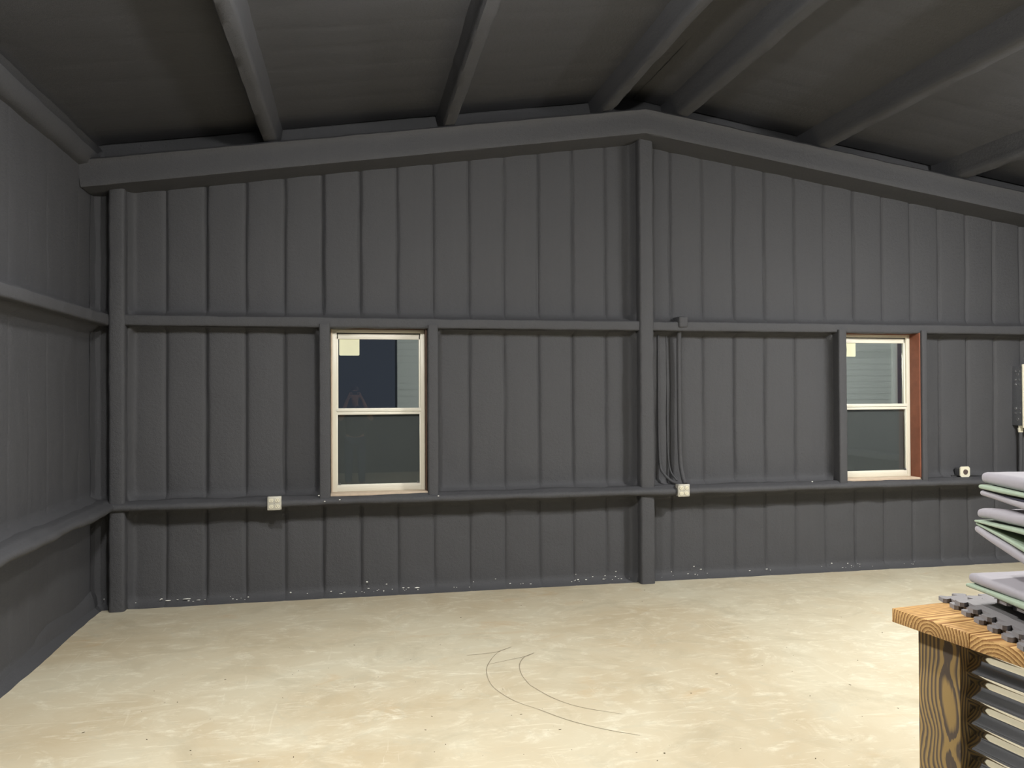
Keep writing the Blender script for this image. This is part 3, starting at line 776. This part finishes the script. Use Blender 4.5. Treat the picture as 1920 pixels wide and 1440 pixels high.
def layer(px, yl, yr):
    """image rows (bottom, top) of a layer at its left tip and at the right frame edge"""
    dl = DEP; org = P3(px, yl[0], dl); xr = (px - 960) / F_PX * dl; dr = xr * F_PX / 960
    zl = tuple(zof(y, dl, px) for y in yl); zr = tuple(zof(y, dr, 1920) for y in yr)
    k = .245 / (dl - dr)
    zr = tuple(a + (b - a) * k for a, b in zip(zl, zr))
    return Vector((org.x, org.y, 0)), (zl, zr)
LAYERS = {  # px of tip, (bottom, top) rows left, (bottom, top) rows right
 'a1': (1841, (906, 884), (924, 897)), 'am': (1835, (916, 908), (935, 926)), 'an': (1842, (921, 917), (943, 938)), 'a2': (1838, (929, 919), (957, 943)),
 'b1': (1833, (971, 953), (990, 966)), 'bm': (1827, (978.5, 974.5), (1004, 996)), 'bn': (1830, (984, 979), (1036, 1027)), 'b2': (1828, (998, 984), (1062, 1044)),
 'c1': (1817, (1092, 1072), (1132, 1113)), 'cm': (1811, (1100, 1093), (1144, 1133))}
def mk(k, mat, name, parent, **kw):
    px, yl, yr = LAYERS[k]; org, near = layer(px, yl, yr)
    return slab(name, mat, parent, px, near, kw.pop('drop', 0), org, seed=hash(k) % 1 + ord(k[0]) + ord(k[1]), rest=0, **kw)
def pad(label): return tag(empty('folded_pad'), label, 'folded pad', 'padded grey mats piled on the counter')
def hinge(parent, lo, hi, mat):
    pass
A = pad('thick lilac-grey folded pad with mint lining, topmost of the pile')
mk('a1', GREYF, 'upper_panel', A, bev=.012, drop=-.006); mk('am', MINT, 'lining', A, bev=.003, drop=-.014, wr=.001); mk('an', NAVYF, 'inner_lining', A, bev=.002, drop=-.012, wr=.001); mk('a2', GREYF, 'lower_panel', A, bev=.008, drop=-.001)
Bp = pad('grey folded pad with open mint-lined mouth, middle of the pile')
mk('b1', GREYF, 'upper_panel', Bp, bev=.012, drop=-.010, wr=.005); mk('bm', MINT, 'lining', Bp, bev=.003, drop=-.012, wr=.001); mk('bn', MINT, 'lining', Bp, bev=.003, drop=-.045, wr=.001); mk('b2', GREYF, 'lower_panel', Bp, bev=.008, drop=-.060)
Cp = pad('flat grey pad with mint underside, lowest of the pile')
mk('c1', GREYF, 'upper_panel', Cp, bev=.008, wr=.0015); mk('cm', MINT, 'lining', Cp, bev=.003, wr=.0012)

# ------------------------------------------------------------------ the photographer, standing behind the camera, mirrored faintly in the window glass
SKIN = simple('skin', (.52, .31, .22), .5, 0, .4); HAIR = simple('dark_brown_hair', (.05, .032, .022), .5); SHIRT = simple('dark_shirt_cloth', (.05, .05, .06), .8); JEANS = simple('blue_jeans_cloth', (.05, .07, .13), .8); SHOE = simple('dark_shoe', (.05, .045, .04), .6)
def skin_mesh(name, pts, mat, parent, root_i=0, sub=2):
    """pts: list of (xyz, radius, parent index)"""
    me = bpy.data.meshes.new(name); me.from_pydata([p[0] for p in pts], [(p[2], i) for i, p in enumerate(pts) if p[2] is not None], [])
    o = bpy.data.objects.new(name, me); COL.objects.link(o); me.materials.append(mat)
    sk = o.modifiers.new('skin', 'SKIN'); sb = o.modifiers.new('sub', 'SUBSURF'); sb.levels = sb.render_levels = sub
    if not me.skin_vertices: me.attributes.get('skin') or None
    sv = me.skin_vertices[0].data if len(me.skin_vertices) else None
    for i, p in enumerate(pts):
        r = p[1] if isinstance(p[1], tuple) else (p[1], p[1]); sv[i].radius = r; sv[i].use_root = (i == root_i)
    dg = bpy.context.evaluated_depsgraph_get(); m2 = bpy.data.meshes.new_from_object(o.evaluated_get(dg))
    o.modifiers.clear(); o.data = m2; bpy.data.meshes.remove(me); m2.name = name
    for p in m2.polygons: p.use_smooth = True
    if parent: o.parent = parent
    return o
def person():
    root = tag(empty('person', (0.0, -7.30, 0)), 'person in a dark shirt standing behind the camera, holding up a phone', 'person')
    P = []
    def v(x, y, z, r, p): P.append(((x, y, z), r, p)); return len(P) - 1
    pel = v(0, 0, .95, (.115, .085), None); wa = v(0, .0, 1.08, (.11, .085), pel); ch = v(0, .0, 1.28, (.15, .11), wa); nb = v(0, 0, 1.44, (.07, .06), ch)
    nk = v(0, .01, 1.50, .052, nb); jaw = v(0, .035, 1.575, (.062, .075), nk); hd = v(0, .02, 1.66, (.076, .095), jaw); tp = v(0, .0, 1.725, (.062, .075), hd)
    ns = v(0, .125, 1.625, .012, jaw)
    for s in (-1, 1):
        hp = v(s * .095, 0, .88, .095, pel); kn = v(s * .11, .02, .48, .058, hp); an = v(s * .115, -.02, .09, .042, kn); v(s * .125, .12, .045, .036, an)
        sh = v(s * .165, 0, 1.40, .058, ch); el = v(s * (.255 if s < 0 else .285), .13, 1.20, .040, sh); wr = v(s * .125, .31, 1.545, .027, el)
        pm = v(s * .095, .375, 1.605, (.036, .020), wr)
        for k, (dx, dz, L) in enumerate(((.004, .060, .072), (-.008, .045, .080), (-.012, .022, .078), (-.012, .000, .064))):
            a = v(s * (.088 + dx * .3), .395, 1.610 + dz * .75, .0085, pm); b = v(s * (.072 + dx * .5), .425, 1.612 + dz, .0078, a); v(s * (.072 - L * .45), .428, 1.612 + dz, .0070, b)
        t1 = v(s * .078, .372, 1.592, .010, pm); v(s * .052, .388, 1.600, .0085, t1)
    skin_mesh('body', P, SKIN, root)
    P = []
    pel = v(0, 0, .86, (.175, .135), None); wa = v(0, 0, 1.06, (.155, .125), pel); ch = v(0, 0, 1.28, (.165, .125), wa); v(0, 0, 1.43, (.085, .072), ch)
    for s in (-1, 1):
        sh = v(s * .165, 0, 1.40, .070, ch); m_ = v(s * .225, .075, 1.28, .056, sh)
    skin_mesh('shirt', P, SHIRT, root)
    P = []
    pel = v(0, 0, .93, (.158, .118), None)
    for s in (-1, 1):
        hp = v(s * .095, 0, .84, .102, pel); kn = v(s * .11, .02, .48, .074, hp); v(s * .115, -.02, .10, .062, kn)
    skin_mesh('trousers', P, JEANS, root)
    for s in (-1, 1): skin_mesh('shoe', [((s * .115, -.05, .05), .05, None), ((s * .12, .06, .045), .045, 0), ((s * .128, .16, .035), .035, 1)], SHOE, root)
    bm = bmesh.new(); bmesh.ops.create_uvsphere(bm, u_segments=24, v_segments=16, radius=1)
    for q in bm.verts:
        c = q.co; c.x *= .088; c.y *= .108; c.z *= .115; c.y -= .012; c.z += 1.675
        if c.z < 1.64 and c.y > -.02: c.z = 1.64 + (c.z - 1.64) * .2
        if c.y > .04 and c.z < 1.70: c.y *= .6
    link('hair', bm, HAIR, root)
    for s in (-1, 1):
        bm = bmesh.new(); bmesh.ops.create_icosphere(bm, subdivisions=2, radius=.012)
        for q in bm.verts: q.co += Vector((s * .031, .098, 1.655))
        link('eye', bm, simple('eye_white', (.6, .6, .6), .3), root)
    ph = tag(empty('phone', (0.0, -6.872, 1.668)), 'dark phone held up in both hands behind the camera', 'phone')
    box('case', (-.073, -.004, -.036), (.073, .004, .036), simple('phone_case', (.04, .04, .045), .25), ph, .003)
    box('lens_bump', (.040, .003, .006), (.066, .007, .030), simple('phone_lens_glass', (.02, .02, .02), .1), ph, .002)
person()
